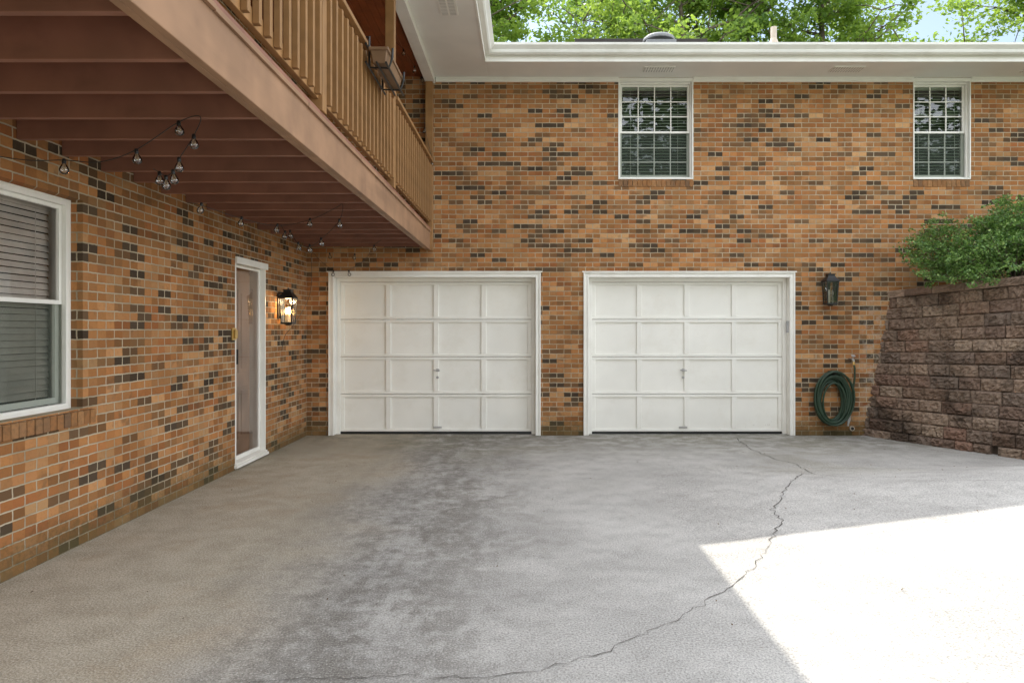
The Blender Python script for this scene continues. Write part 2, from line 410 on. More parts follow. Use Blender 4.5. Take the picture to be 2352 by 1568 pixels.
# roof: two hipped slopes
ez=5.22; rp=.415
b=MB()
ys,yr=9.0,14.7; zr=ez+rp*(yr-ys); xe=-.5; xr=xe-(yr-ys)
def slab(P,t=.05):
    b.face(P); b.face([(x,y,z-t) for x,y,z in P][::-1])
    k=len(P)
    for i in range(k):
        p,q=P[i],P[(i+1)%k]; b.face([p,q,(q[0],q[1],q[2]-t),(p[0],p[1],p[2]-t)])
slab([(xe,ys,ez),(12.6,ys,ez),(12.6,yr,zr),(xr,yr,zr)])
slab([(12.6,yr,zr),(12.6,20.6,ez-.1),(xr-5.7,20.6,ez-.1),(xr,yr,zr)])
slab([(xe,.1,ez),(xe,ys,ez),(xr,yr,zr),(xr,.1,zr)])
slab([(xr,.1,zr),(xr,yr,zr),(xr-5.7,20.6,ez-.1),(xr-5.7,.1,ez-.1)])
roof=b.build('roof',M['shingle'],house)
b=MB(); s=F/yr
b.box((1320-CX)/s,(1622-CX)/s,yr-.12,yr+.12,zr-.03,CH+(CY-94)/s); b.build('ridge_vent',M['shingle'],roof,bev=.01)
# mushroom vent
Yv=12.2; s=F/Yv; xv=(1513-CX)/s; zb=ez+rp*(Yv-ys)
b=MB(); zt=CH+(CY-73)*12.0/F; b.box(xv-.26,xv+.26,Yv-.26,Yv+.30,zb-.15,zb+.02)
b.lathe([(.17,-.1),(.17,zt-.10-zb),(.15,zt-.095-zb)],(xv,Yv,zb),24)
b.lathe([(.28,zt-.105),(.285,zt-.075),(.275,zt-.05),(.24,zt-.022),(.16,zt-.006),(.07,zt),(.0,zt)],(xv,Yv,0),28)
b.build('roof_vent',M['galv'],roof,smooth=False,bev=.004)
Yv=12.6; s=F/Yv; xv=(1777-CX)/s; zb=ez+rp*(Yv-ys); b=MB()
b.lathe([(.10,-.1),(.09,.05),(.055,.14),(.055,CH+(CY-63)/s-zb),(.04,CH+(CY-63)/s-zb)],(xv,Yv,zb),16); b.build('vent_pipe',M['pvc'],roof)
# soffit, fascia, gutters, frieze
SX=-.543; SZ=5.04; FY=9.04
b=MB(); b.box(SX,12.5,FY,D-.001,SZ,SZ+.02); b.box(-1.28,SX-.001,.2,D-.001,SZ,SZ+.02)
sof=b.build('soffit',M['soffit'],house)
M['ventdark']=paint('vent_slot',(.50,.48,.45),.7)
def svent(x0,x1,y0,y1,axis):
    b=MB(); b.box(x0,x1,y0,y1,SZ-.014,SZ-.001)
    n=12
    for i in range(n):
        for h in (0,1):
            if axis=='x':
                a=x0+(x1-x0)*(i+.25)/n; w=(x1-x0)/n*.4; m0=y0+.02+h*((y1-y0)/2-.01); b.box(a,a+w,m0,m0+(y1-y0)/2-.03,SZ-.016,SZ-.0135,1)
            else:
                a=y0+(y1-y0)*(i+.25)/n; w=(y1-y0)/n*.4; m0=x0+.02+h*((x1-x0)/2-.01); b.box(m0,m0+(x1-x0)/2-.03,a,a+w,SZ-.016,SZ-.0135,1)
    b.build('soffit_vent',[M['white'],M['ventdark']],sof)
for pxc in (1513,1945,2390):
    sy=9.3; xc=(pxc-CX)*sy/F; svent(xc-.21,xc+.21,sy-.10,sy+.10,'x')
Yv=F*(SZ-CH)/(CY-14); xc=(1028-CX)*Yv/F; svent(xc-.10,xc+.10,Yv-.20,Yv+.20,'y')
b=MB(); b.box(SX-.02,12.5,FY-.02,FY+.003,SZ-.012,ez-.03); b.box(SX-.02,SX+.003,.2,FY-.021,SZ-.012,ez-.03)
b.build('fascia',M['white'],house)
prof=[(0,0),(.055,0),(.075,.02),(.08,.055),(.105,.085),(.118,.10),(.118,.13),(.108,.13),(.104,.115),(.0,.115)]
gz0=5.105
b=MB()
A=[(SX+.004+p,FY-.022-p,gz0+q) for p,q in prof]; B=[(12.5,FY-.022-p,gz0+q) for p,q in prof]
for i in range(len(prof)):
    j=(i+1)%len(prof); b.face([A[i],B[i],B[j],A[j]])
b.face(B)
for xj in (3.9,8.1):   # slip joints
    b.box(xj,xj+.03,FY-.145,FY-.141,gz0+.09,gz0+.132)
b.build('gutter',M['gutter'],house)
b=MB(); B=[(SX+.004+p,.2,gz0+q) for p,q in prof]
for i in range(len(prof)):
    j=(i+1)%len(prof); b.face([A[i],B[i],B[j],A[j]])
b.face(B); b.build('gutter',M['gutter'],house)
b=MB()
for x0,x1 in ((-1.275,W1[0]+.0),(W1[1],W2[0]),(W2[1],12)):
    b.box(x0,x1,D-.022,D+.005,4.972,SZ-.001); b.box(x0,x1,D-.034,D-.0221,5.005,SZ-.001)
b.build('frieze_board',M['white'],house,bev=.003)
b=MB(); b.box(-1.42,-1.282,.3,D-.004,4.955,SZ+.02); b.build('porch_beam',M['white'],house,bev=.004)
b=MB()
x=WX+.01
while x<-1.43: b.box(x,min(x+.085,-1.422),.3,D-.004,5.052+random.uniform(0,.002),5.075); x+=.089
b.build('porch_ceiling',M['ceil'],house)

# garage doors
def garage(x0,x1,hx,keypad=False):
    W=.075; S=.055; ztop=GT
    bx=MB(); xi0,xi1=x0+W+S,x1-W-S; zt=ztop-W-S+.0; yd=D+.135; z0=.035
    H=(zt-z0)/4
    cw=(xi1-xi0)
    for k in range(4):
        a=z0+k*H+.003; c=z0+(k+1)*H-.003
        bx.box(xi0-.03,xi1+.03,yd+.022,yd+.045,a,c)
        r=.038
        bx.box(xi0-.03,xi1+.03,yd,yd+.0215,a,a+r); bx.box(xi0-.03,xi1+.03,yd,yd+.0215,c-r,c)
        for i in range(5):
            xc=xi0+cw*i/4; w=.036
            l=xc-w; q=xc+w
            if i==0: l=xi0-.03; q=xi0+.052
            if i==4: q=xi1+.03; l=xi1-.052
            bx.box(l,q,yd,yd+.0215,a+r+.0005,c-r-.0005)
    door=bx.build('garage_door',M['doorwhite'],house,bev=.004)
    bx=MB(); bx.box(xi0-.03,xi1+.03,yd+.005,yd+.04,.004,z0+.001); bx.build('bottom_seal',M['black'],door)
    bx=MB()
    # brickmould, jamb and stop
    for side in (0,1):
        q=lambda a: (x0+a) if side==0 else (x1-a)
        bx.box(q(0),q(W),D-.018,D+.05,.004,ztop); bx.box(q(.0),q(.022),D-.030,D-.0185,.004,ztop)
        bx.box(q(.052),q(W-.003),D-.025,D-.0185,.004,ztop-.052)
        bx.box(q(0),q(W),D+.0505,D+.2,.004,ztop)
        bx.box(q(W+.0005),q(W+S),D+.105,D+.133,.004,ztop-W)
    bx.box(x0+W+.0005,x1-W-.0005,D-.018,D+.05,ztop-W,ztop); bx.box(x0+.0225,x1-.0225,D-.030,D-.0185,ztop-.022,ztop)
    bx.box(x0+W,x1-W,D-.025,D-.0185,ztop-W+.003,ztop-.0525)
    bx.box(x0+W+.0005,x1-W-.0005,D+.0505,D+.2,ztop-W,ztop); bx.box(x0+W+S+.0005,x1-W-S-.0005,D+.105,D+.133,ztop-W-S,ztop-W-.0005)
    bx.box(x0-.02,x1+.02,D-.040,D-.0305,ztop-.006,ztop+.012)
    bx.build('frame',M['white'],door,bev=.003)
    zh=wz(851)
    bx=MB(); bx.box(hx-.02,hx+.02,yd-.006,yd-.0005,zh-.02,zh+.02); bx.tube([(hx,yd-.005,zh),(hx,yd-.05,zh)],.008,10); bx.tube([(hx-.05,yd-.05,zh+.004),(hx+.04,yd-.05,zh-.004)],.009,10)
    bx.build('handle',M['steel'],door,bev=.001)
    bx=MB(); bx.tube([(hx,yd-.0005,wz(868)),(hx,yd-.010,wz(868))],.019,16); bx.box(hx-.003,hx+.003,yd-.012,yd-.0102,wz(868)-.008,wz(868)+.008); bx.build('lock',M['steel'],door)
    bx=MB(); zl=wz(984); bx.box(hx-.06,hx+.06,yd-.004,yd-.0005,zl-.012,zl+.012); bx.tube([(hx-.05,yd-.003,zl),(hx-.045,yd-.03,zl),(hx+.045,yd-.03,zl),(hx+.05,yd-.003,zl)],.006,8)
    bx.build('lift_handle',M['steel'],door)
    if keypad:
        bx=MB(); xk=x1-W; zk=wz(750); bx.box(xk-.022,xk-.001,D+.01,D+.065,zk-.085,zk+.08)
        bx.box(xk-.026,xk-.0225,D+.016,D+.059,zk-.02,zk+.07)
        bx.build('keypad',paint('keypad_plastic',(.42,.42,.42),.4),door,bev=.004)
    return door
d1=garage(*G1,wx(1002)); d1['label']='white panelled garage door nearer the deck'
d2=garage(*G2,wx(1574),True); d2['label']='white panelled garage door nearer the retaining wall'

# windows
def window(u0,u1,v0,v1,T,cols,rows,rec,casing,zmid,label,lower_screen,lin,st=.028,tilt=.35,bdepth=.10,sill_ext=.06,sill_out=.034,top_extra=0.,glass='glass',blind='blind'):
    bx=MB()
    # lining of the opening and frame
    bx.box(u0,u0+.016,lin,.23,v0,v1,0,T); bx.box(u1-.016,u1,lin,.23,v0,v1,0,T)
    bx.box(u0+.0165,u1-.0165,lin,.23,v1-.016-top_extra,v1,0,T); bx.box(u0+.0165,u1-.0165,lin,.23,v0,v0+.016,0,T)
    v1-=top_extra
    c=casing
    bx.box(u0+.0165,u0+c,rec,rec+.03,v0+.0165,v1-.0165,0,T); bx.box(u1-c,u1-.0165,rec,rec+.03,v0+.0165,v1-.0165,0,T)
    bx.box(u0+c+.0005,u1-c-.0005,rec,rec+.03,v1-c,v1-.0165,0,T); bx.box(u0+c+.0005,u1-c-.0005,rec-.01,rec+.03,v0+.0165,v0+.04,0,T)
    # room behind
    R=[(u0+.02,v0+.02),(u1-.02,v0+.02),(u1-.02,v1-.02),(u0+.02,v1-.02)]
    q0,q1=.232,1.3
    for i in range(4):
        (a,e),(f,h)=R[i],R[(i+1)%4]; bx.face([T(a,q0,e),T(f,q0,h),T(f,q1,h),T(a,q1,e)],1)
    bx.face([T(a,q1,e) for a,e in R],1)
    w=bx.build('window',[M['white'],M['dark']],house,bev=.002,recalc=True)
    w['label']=label
    i0,i1=u0+c,u1-c
    for nm,(a,e),dep in (('sash',(zmid-.016,v1-c),rec+.032),('sash',(v0+.04,zmid+.016),rec+.06)):
        sb=MB()
        up=dep<rec+.05
        sb.box(i0-.012,i0+st,dep,dep+.025,a,e,0,T); sb.box(i1-st,i1+.012,dep,dep+.025,a,e,0,T)
        sb.box(i0+st+.0004,i1-st-.0004,dep,dep+.025,e-st,e,0,T); sb.box(i0+st+.0004,i1-st-.0004,dep,dep+.025,a,a+(st if up else st+.014),0,T)
        mw=.0072
        for k in range(1,cols):
            uc=i0+st+(i1-i0-2*st)*k/cols; sb.box(uc-mw,uc+mw,dep+.004,dep+.016,a+st,e-st,0,T)
        for k in range(1,rows):
            vc=a+st+(e-a-2*st)*k/rows; sb.box(i0+st,i1-st,dep+.0055,dep+.0145,vc-mw,vc+mw,0,T)
        so=sb.build(nm,M['white'],w)
        pb=MB(); pd=dep+.018
        pb.face([T(i0+st,pd,a+st),T(i1-st,pd,a+st),T(i1-st,pd,e-st),T(i0+st,pd,e-st)])
        pb.build('pane',M[glass],w,recalc=False)
    if lower_screen:
        pb=MB(); pb.face([T(i0,rec+.034,v0+.04),T(i1,rec+.034,v0+.04),T(i1,rec+.034,zmid-.018),T(i0,rec+.034,zmid-.018)])
        pb.build('insect_screen',M['screen'],w,recalc=False)
    bb=MB(); z=v1-.09; dd=rec+bdepth
    bb.box(u0+.03,u1-.03,dd-.02,dd+.03,v1-.085,v1-.03,0,T)
    hw=.023
    while z>v0+.08:
        tt=tilt+random.gauss(0,.05); dz=math.sin(tt)*hw; dx=math.cos(tt)*hw; sg=random.gauss(0,.0012)
        bb.face([T(u0+.03,dd-dx,z-dz+sg),T(u1-.03,dd-dx,z-dz-sg),T(u1-.03,dd+dx,z+dz-sg),T(u0+.03,dd+dx,z+dz+sg)]); z-=.043
    bb.box(u0+.03,u1-.03,dd-.02,dd+.02,v0+.04,v0+.06,0,T)
    for k in (.18,.82): 
        uc=u0+(u1-u0)*k; bb.box(uc-.002,uc+.002,dd-.026,dd-.0235,v0+.06,v1-.09,0,T)
    bb.build('blind',M[blind],w,recalc=False)
    # rowlock brick sill
    rb=MB(); u=u0-sill_ext
    rb.box(u0-sill_ext+.004,u1+sill_ext-.004,-sill_out+.012,.10,v0-.104,v0-.014,1,T)
    while u<u1+sill_ext-.03:
        j=random.uniform(-.003,.003)
        def TT(a,b_,c_,T=T): return T(a,b_,c_-(.10-b_)*.10)
        rb.box(u+.004,min(u+.063,u1+sill_ext-.002),-sill_out+j,.10,v0-.095,v0-.002,0,TT); u+=.067
    rb.build('sill',[M['sillbrick'],M['mortar']],w,bev=.004)
    return w
zm=wz(300)
window(W1[0],W1[1],WZ0,WZ1,TB,4,3,.05,.036,zm,'white sash window above the garage doors, wider of the two',True,-.012,tilt=.62,sill_ext=0.,sill_out=.008,top_extra=.035)
window(W2[0],W2[1],WZ0,WZ1,TB,3,3,.05,.036,zm,'narrow white sash window over the retaining wall',True,-.012,tilt=.62,sill_ext=0.,sill_out=.008,top_extra=.035)
window(*WL[:2],WL[2],WL[3],TL,1,1,.085,.045,1.68,'large white sash window with closed blinds on the side wall',True,.082,st=.026,tilt=1.08,bdepth=.13,sill_ext=.10,glass='sideglass',blind='sideblind')

# entry door
bx=MB(); u0,u1,v0,v1=DR[0],DR[1],.01,DR[3]
for a,e in ((u0,u0+.025),(u1-.025,u1)): bx.box(a,e,-.004,.23,v0,v1,0,TL)
bx.box(u0+.0255,u1-.0255,-.004,.23,v1-.04,v1,0,TL)
bx.box(u0-.01,u1+.01,-.03,-.0045,v1-.05,v1+.022,0,TL)
st=.032; dd=.055
e0,e1=u0+.027,u1-.027; ztop=v1-.045; zb=.075
bx.box(e0,e0+st,dd,dd+.03,zb,ztop,0,TL); bx.box(e1-st,e1,dd,dd+.03,zb,ztop,0,TL)
bx.box(e0+st+.0005,e1-st-.0005,dd,dd+.03,ztop-st,ztop,0,TL); bx.box(e0+st+.0005,e1-st-.0005,dd,dd+.03,zb,zb+.045,0,TL)
door=bx.build('door',M['white'],house,bev=.003); door['label']='white framed glass storm door beside the lit lantern'
bx=MB(); bx.box(u0-.02,u1+.02,-.035,.2,.02,.05,0,TL); bx.box(u0-.01,u1+.01,-.02,.2,.0505,.07,0,TL); bx.build('threshold',M['white'],door,bev=.004)
bx=MB(); bx.face([TL(e0+st,dd+.015,zb+.045),TL(e1-st,dd+.015,zb+.045),TL(e1-st,dd+.015,ztop-st),TL(e0+st,dd+.015,ztop-st)]); bx.build('pane',M['doorglass'],door,recalc=False)
bx=MB(); bx.box(u0+.03,u1-.03,.175,.215,.07,v1-.04,0,TL)
for a,e in ((.13,.42),(.47,.74)):
    for c,f in ((.25,.85),(1.0,1.95)):
        bx.box(u0+a*1.0,u0+e*1.0,.160,.1745,c,f,0,TL); bx.box(u0+a+.05,u0+e-.05,.145,.1595,c+.05,f-.05,0,TL)
bx.build('inner_door',M['reflectdoor'],door,bev=.006)
bx=MB(); zc=1.20
bx.box(u0+.05,u0+.085,dd-.012,dd-.0005,zc-.12,zc+.12,0,TL); bx.bar(TL(u0+.067,dd-.05,zc+.08),TL(u0+.067,dd-.05,zc-.08),.018); bx.bar(TL(u0+.067,dd,zc+.07),TL(u0+.067,dd-.05,zc+.07),.012); bx.bar(TL(u0+.067,dd,zc-.07),TL(u0+.067,dd-.05,zc-.07),.012)
bx.build('handle',M['black'],door)
bx=MB(); yb=7.19; zc=CH+(CY-767)*yb/F
bx.box(yb-.05,yb+.035,-.02,-.0005,zc-.065,zc+.065,0,TL); bx.box(yb-.035,yb+.02,-.045,-.0205,zc-.045,zc+.045,0,TL)
bx.build('doorbell',M['brass'],house,bev=.004)
bx=MB(); xp=wx(1955); zp=wz(983)
bx.tube([(xp,D+.05,zp),(xp,D-.04,zp)],.032,16); bx.tube([(xp,D-.0401,zp),(xp,D-.0405,zp)],.024,16,1)
bx.build('drain_pipe',[M['pvc'],M['black']],house)

# ------------------------------------------------------------------ deck
deck=empty('deck',(-1.4,1.7,2.6),'raised brown wooden deck with slatted railing fixed to the house','deck')
Y0=1.55
zt=2.91; zj=2.647
rim=MB(); rim.box(-1.42,-1.384,Y0,D-.004,2.607,2.880); rim.box(-1.3835,-1.345,Y0,D-.004,2.607,2.880)
rimo=rim.build('rim_beam',M['rim'],deck,bev=.004)
first=None
yj=2.495-2*.41
while yj<D-.05:
    b=MB(); b.box(WX+.002,-1.421,0,.038,0,2.880-zj)
    if first is None:
        o=b.build('joist',M['joist'],deck,local=True,bev=.003); first=o
    else:
        o=first.copy(); COL.objects.link(o); o.parent=deck
    o.location=Vector((0,yj+random.uniform(-.008,.008),zj+random.uniform(-.007,.004)))-deck.location
    yj+=.41
b=MB(); x=WX+.01
while x<-1.40:
    b.box(x,min(x+.138,-1.318),Y0,D-.006,2.8805,zt); x+=.146
b.build('decking',M['joist'],deck,bev=.003)
# fascia strip of board ends under the railing
b=MB(); y=Y0
while y<D-.05:
    L=random.uniform(.5,1.6); b.box(-1.344,-1.327+random.uniform(-.004,.004),y,min(y+L-.006,D-.006),2.852+random.uniform(-.008,.004),2.8795); y+=L
b.build('trim_strip',M['rim'],deck,bev=.002)
posts=[2.12,4.47,6.86,D-.06]
for i,yp in enumerate(posts):
    b=MB(); xc=-1.365
    if i==3: b.box(xc-.045,xc+.057,yp-.04,yp+.045,2.60,4.953)
    else: b.box(xc-.045,xc+.045,yp-.045,yp+.045,zt+.001,4.953)
    b.build('post',M['rail'],deck,bev=.004)
bal=None
for a,c in [(Y0,posts[0])]+list(zip(posts,posts[1:])):
    l=a+.046 if a!=Y0 else a; r=c-.046
    b=MB(); b.box(-1.435,-1.295,l,r,3.812,3.85); b.box(-1.384,-1.346,l,r,3.735,3.8115); b.build('top_rail',M['rail'],deck,bev=.004)
    b=MB(); b.box(-1.384,-1.346,l,r,2.985,3.072); b.build('bottom_rail',M['rail'],deck,bev=.004)
    n=max(1,round((r-l)/.145))
    for i in range(n):
        yb=l+(r-l)*(i+.5)/n
        if bal is None:
            m_=MB(); m_.box(-.018,.018,-.018,.018,0,.78); bal=m_.build('baluster',M['rail'],deck,local=True,bev=.003); o=bal
        else:
            o=bal.copy(); COL.objects.link(o); o.parent=deck
        o.location=Vector((-1.327,yb,2.99))-deck.location

# box in a bracket on the rail
pl=empty('railing_box',(-1.2,5.8,3.70),'brown box held in a black metal bracket on the deck railing','box')
b=MB(); x0,x1,y0,y1,z0,z1=-1.255,-1.115,5.47,6.12,3.63,3.75
def frustum(mb,x0,x1,y0,y1,z0,z1,ins,mi=0):
    P=[(x0+ins,y0+ins,z0),(x1-ins,y0+ins,z0),(x1-ins,y1-ins,z0),(x0+ins,y1-ins,z0),(x0,y0,z1),(x1,y0,z1),(x1,y1,z1),(x0,y1,z1)]
    bb=len(mb.v); mb.v+=P
    for q in ((0,3,2,1),(4,5,6,7),(0,1,5,4),(1,2,6,5),(2,3,7,6),(3,0,4,7)): mb.f.append(tuple(bb+i for i in q)); mb.m.append(mi)
frustum(b,x0,x1,y0,y1,z0,z1,.020); b.box(x0-.010,x1+.010,y0-.010,y1+.010,z1-.022,z1+.005)
b.build('box',paint('box_plastic',(.20,.115,.06),.45),pl,bev=.006)
b=MB()
for yy in (5.54,6.05):
    b.tube([(-1.43,yy,3.78),(-1.43,yy,3.862),(-1.275,yy,3.862),(-1.275,yy,3.615),(-1.115,yy,3.61),(-1.09,yy,3.69),(-1.085,yy,3.77)],.010,8)
for xx,zz in ((-1.275,3.615),(-1.19,3.612),(-1.115,3.61)): b.tube([(xx,5.42,zz),(xx,6.18,zz)],.009,8)
b.tube([(-1.275,5.42,3.76),(-1.275,6.18,3.76)],.010,8)
b.build('bracket',M['black'],pl)

# ------------------------------------------------------------------ string lights
bulbm=MB(); bulbm.lathe([(.009,-.018),(.011,-.026),(.019,-.038),(.0245,-.052),(.024,-.063),(.017,-.074),(.006,-.080)],n=14)
sockm=MB(); sockm.lathe([(.005,.006),(.010,.002),(.011,-.016),(.010,-.020)],n=12)
film=MB(); film.tube([(-.004,0,-.024),(-.007,0,-.045),(0,0,-.055),(.007,0,-.045),(.004,0,-.024)],.0022,6)
PB=None
def strand(name_label,pts,bulbs,rad=.0026,group=None):
    global PB
    pts=[Vector(p) for p in pts]
    root=empty('string_light',pts[0],name_label,'string lights',group)
    P=[]
    for i in range(len(pts)-1):
        p0=pts[max(i-1,0)];p1=pts[i];p2=pts[i+1];p3=pts[min(i+2,len(pts)-1)]
        for k in range(6):
            t=k/6; P.append(.5*((2*p1)+(p2-p0)*t+(2*p0-5*p1+4*p2-p3)*t*t+(3*p1-p0-3*p2+p3)*t**3))
    P.append(pts[-1])
    b=MB(); b.tube(P,rad,6); b.build('cord',M['black'],root,smooth=True)
    for p in bulbs:
        p=Vector(p); rx=random.uniform(-.2,.2); ry=random.uniform(-.2,.2)
        if PB is None:
            a=bulbm.build('bulb',M['clear'],root,local=True,smooth=True); c=sockm.build('socket',M['black'],a,local=True,smooth=True); e=film.build('filament',M['filament'],a,local=True)
            PB=(a,c,e)
        else:
            a=PB[0].copy(); COL.objects.link(a); a.parent=root
            for q in PB[1:]:
                x=q.copy(); COL.objects.link(x); x.parent=a
        a.location=p-root.location; a.rotation_euler=(rx,ry,0)
Q=lambda L,off=0:[pt(x,y,Y) for x,y,Y in L]
def hang(L): return [pt(x,y,Y)+Vector((0,0,.052)) for x,y,Y in L]
strand('string of clear globe bulbs swagged below the nearest joists to the side window',
   Q([(-60,350,3.68),(60,368,3.68),(147,368,3.7),(230,372,3.7),(313,344,3.7),(410,281,3.69),(460,268,3.68),(445,312,3.75),(412,364,3.85),(397,394,3.9),(382,404,3.95),(366,396,4.0),(352,388,4.05)]),
   hang([(147,389,3.7),(313,366,3.7),(410,302,3.69),(445,332,3.75),(411,384,3.85),(397,412,3.9),(381,425,3.95),(366,416,4.0)]))
strand('string of clear globe bulbs drooping from the middle joists under the deck',
   Q([(430,466,4.9),(463,472,4.95),(555,502,5.6),(637,518,6.2),(712,505,6.25),(770,478,6.25),(787,470,6.25),(779,507,6.3),(737,550,6.5),(711,566,6.6),(685,560,6.6),(666,532,6.6),(655,534,6.6),(645,515,6.6)]),
   hang([(463,483,4.95),(555,513,5.6),(637,528,6.2),(712,515,6.25),(779,517,6.3),(737,559,6.5),(711,574,6.6),(685,569,6.6),(666,541,6.6),(655,543,6.6)]))
strand('string of clear globe bulbs draped above the left garage door and down the corner',
   Q([(876,551,8.7),(859,564,8.8),(840,595,9.1),(815,612,9.3),(800,620,9.55),(766,620,9.55),(735,598,9.5),(716,582,9.4),(716,640,9.4),(707,690,9.2),(675,745,8.7),(655,770,8.55),(647,805,8.5)]),
   hang([(859,572,8.8),(815,592,9.3),(801,630,9.55),(766,630,9.55),(757,590,9.5)]))
strand('string of clear globe bulbs running down the deck post at the wall',
   Q([(905,95,8.4),(927,114,8.6),(952,152,9.0),(969,175,9.5),(972,240,9.5),(976,292,9.5),(984,330,9.5),(992,366,9.5)]),
   hang([(927,124,8.6),(952,162,9.0),(969,186,9.5),(976,302,9.5),(992,377,9.5)]))

# ------------------------------------------------------------------ lanterns
def lantern(loc,rz,label,lit):
    r=empty('wall_lantern',loc,label,'wall lantern','pair of black wall lanterns',rz)
    b=MB(); b.box(-.045,.045,-.018,0,.09,.40); b.build('backplate',M['black'],r,local=True,bev=.006)
    yc=-.125
    b=MB()
    h0,h1=.064,.080; z0,z1=.045,.335
    C=[(-1,-1),(1,-1),(1,1),(-1,1)]
    for sx,sy in C: b.bar((sx*h0,yc+sy*h0,z0),(sx*h1,yc+sy*h1,z1),.012)
    for (sx,sy),(tx,ty) in zip(C,C[1:]+C[:1]):
        b.bar(((sx+tx)/2*h0,yc+(sy+ty)/2*h0,z0),((sx+tx)/2*h1,yc+(sy+ty)/2*h1,z1),.006)
    b.box(-h0-.008,h0+.008,yc-h0-.008,yc+h0+.008,z0-.022,z0)
    b.box(-h1-.010,h1+.010,yc-h1-.010,yc+h1+.010,z1,z1+.018)
    b.lathe([(.03,z0-.04),(.05,z0-.022)],(0,yc,0),12)
    b.build('frame',M['black'],r,local=True,bev=.0015)
    b=MB()
    P=lambda h,z:[(sx*h,yc+sy*h,z) for sx,sy in C]
    L=[P(h1+.012,z1+.0185),P(.060,z1+.06),P(.046,z1+.085),P(.046,z1+.105)]
    for A_,B_ in zip(L,L[1:]):
        for i in range(4): b.face([A_[i],A_[(i+1)%4],B_[(i+1)%4],B_[i]])
    b.face(L[-1]); b.face(L[0][::-1])
    rf=b.build('roof',M['black'],r,local=True,weld=True)
    b=MB()
    b.box(-.054,.054,yc-.054,yc+.054,z1+.1055,z1+.115); b.tube([(0,yc,z1+.115),(0,yc,z1+.135)],.010,10); b.build('finial',M['black'],rf,local=True)
    b=MB()
    b.bar((0,-.015,z1+.075),(0,yc+.04,z1+.075),.016); b.bar((0,-.015,.12),(0,yc+h0,.06),.012); b.build('arm',M['black'],r,local=True)
    b=MB()
    for i in range(4):
        (sx,sy),(tx,ty)=C[i],C[(i+1)%4]
        b.face([(sx*h0,yc+sy*h0,z0),(tx*h0,yc+ty*h0,z0),(tx*h1,yc+ty*h1,z1),(sx*h1,yc+sy*h1,z1)])
    b.build('pane',M['lampglass'],r,local=True,recalc=False)
    for sx,sy in ((-.026,-.010),(.026,-.010),(0,.026)):
        b=MB(); b.tube([(sx,yc+sy,z0),(sx,yc+sy,z0+.10)],.009,10); c=b.build('candle',M['candle'],r,local=True)
        b=MB(); b.lathe([(.006,z0+.10),(.014,z0+.125),(.013,z0+.145),(.006,z0+.175),(.002,z0+.19)],(sx,yc+sy,0),10); b.build('bulb',M['lit'] if lit else M['unlit'],c,local=True,smooth=True)
    return r
yl=8.50; 
lantern((WX,yl,CH+(CY-748)*yl/F),math.radians(90),'lit black lantern beside the glass door',True)
lantern((wx(1898),D,wz(704)),0,'unlit black lantern above the coiled hose',False)
ld=bpy.data.lights.new('lamp_glow','POINT'); ld.energy=8; ld.color=(1,.66,.34); ld.shadow_soft_size=.04
lo=bpy.data.objects.new('lamp_glow',ld); COL.objects.link(lo); lo.location=(WX+.125,yl,CH+(CY-690)*yl/F)

# ------------------------------------------------------------------ hose, spigot
hx,hz=wx(1906),wz(905)
ho=empty('garden_hose',(hx,D,hz),'dark green hose coiled on the wall beside the garage','garden hose')
P=[]; xs_,zs_=wx(1953),wz(832)
P+= [(xs_,D-.10,zs_),(xs_+.012,D-.105,zs_-.08),(xs_+.018,D-.09,zs_-.22),(xs_+.0,D-.07,zs_-.42)]
N=22
a0=math.radians(15)
def lp(k):
    random.seed(k*13+1); r=random.uniform(0,1)
    return (.135+.15*r, .24+.175*r+random.uniform(-.02,.02), random.uniform(-.02,.02), random.uniform(.03,.16), -.07*(1-r)+random.uniform(-.03,.012))
for i in range(N*22):
    t=i/22; a=a0-2*math.pi*t
    k=int(t); f_=t-k; A,B=lp(k),lp(k+1)
    ra,rb_,ox,dy,oz=[p+(q-p)*f_ for p,q in zip(A,B)]
    P.append((hx+ox+ra*math.cos(a),D-dy,hz-.02+oz+rb_*math.sin(a)))
P+=[(wx(1946),D-.09,wz(930)),(wx(1944),D-.10,wz(950))]
random.seed(11)
b=MB(); b.tube(P,.0135,8); b.build('tube',M['hose'],ho,smooth=True)
b=MB(); b.tube([(wx(1944),D-.10,wz(950)),(wx(1942),D-.105,wz(962)),(wx(1939),D-.11,wz(975))],[.016,.019,.012],10); b.build('nozzle',M['steel'],ho)
b=MB(); b.tube([(xs_,D-.10,zs_+.012),(xs_,D-.10,zs_-.03)],.018,10); b.build('coupling',M['brass'],ho)
b=MB(); b.tube([(hx,D,hz+.29),(hx,D-.15,hz+.285),(hx,D-.17,hz+.32)],.008,8); b.box(hx-.03,hx+.03,D-.008,D-.0005,hz+.25,hz+.33)
tag(b.build('hose_hook',M['black']),'small black hook holding the top of the coiled hose','hook')
sp=empty('spigot',(xs_,D,zs_+.05),'small metal outdoor tap above the hose','tap')
b=MB(); b.tube([(xs_,D,zs_+.05),(xs_,D-.07,zs_+.05),(xs_,D-.10,zs_+.035),(xs_,D-.10,zs_+.013)],.014,10); b.tube([(xs_,D-.07,zs_+.05),(xs_,D-.085,zs_+.09)],.008,8); b.build('body',M['steel'],sp,smooth=True)
b=MB(); b.tube([(xs_,D-.085,zs_+.09),(xs_,D-.09,zs_+.10)],.028,12); b.build('handle',M['steel'],sp)

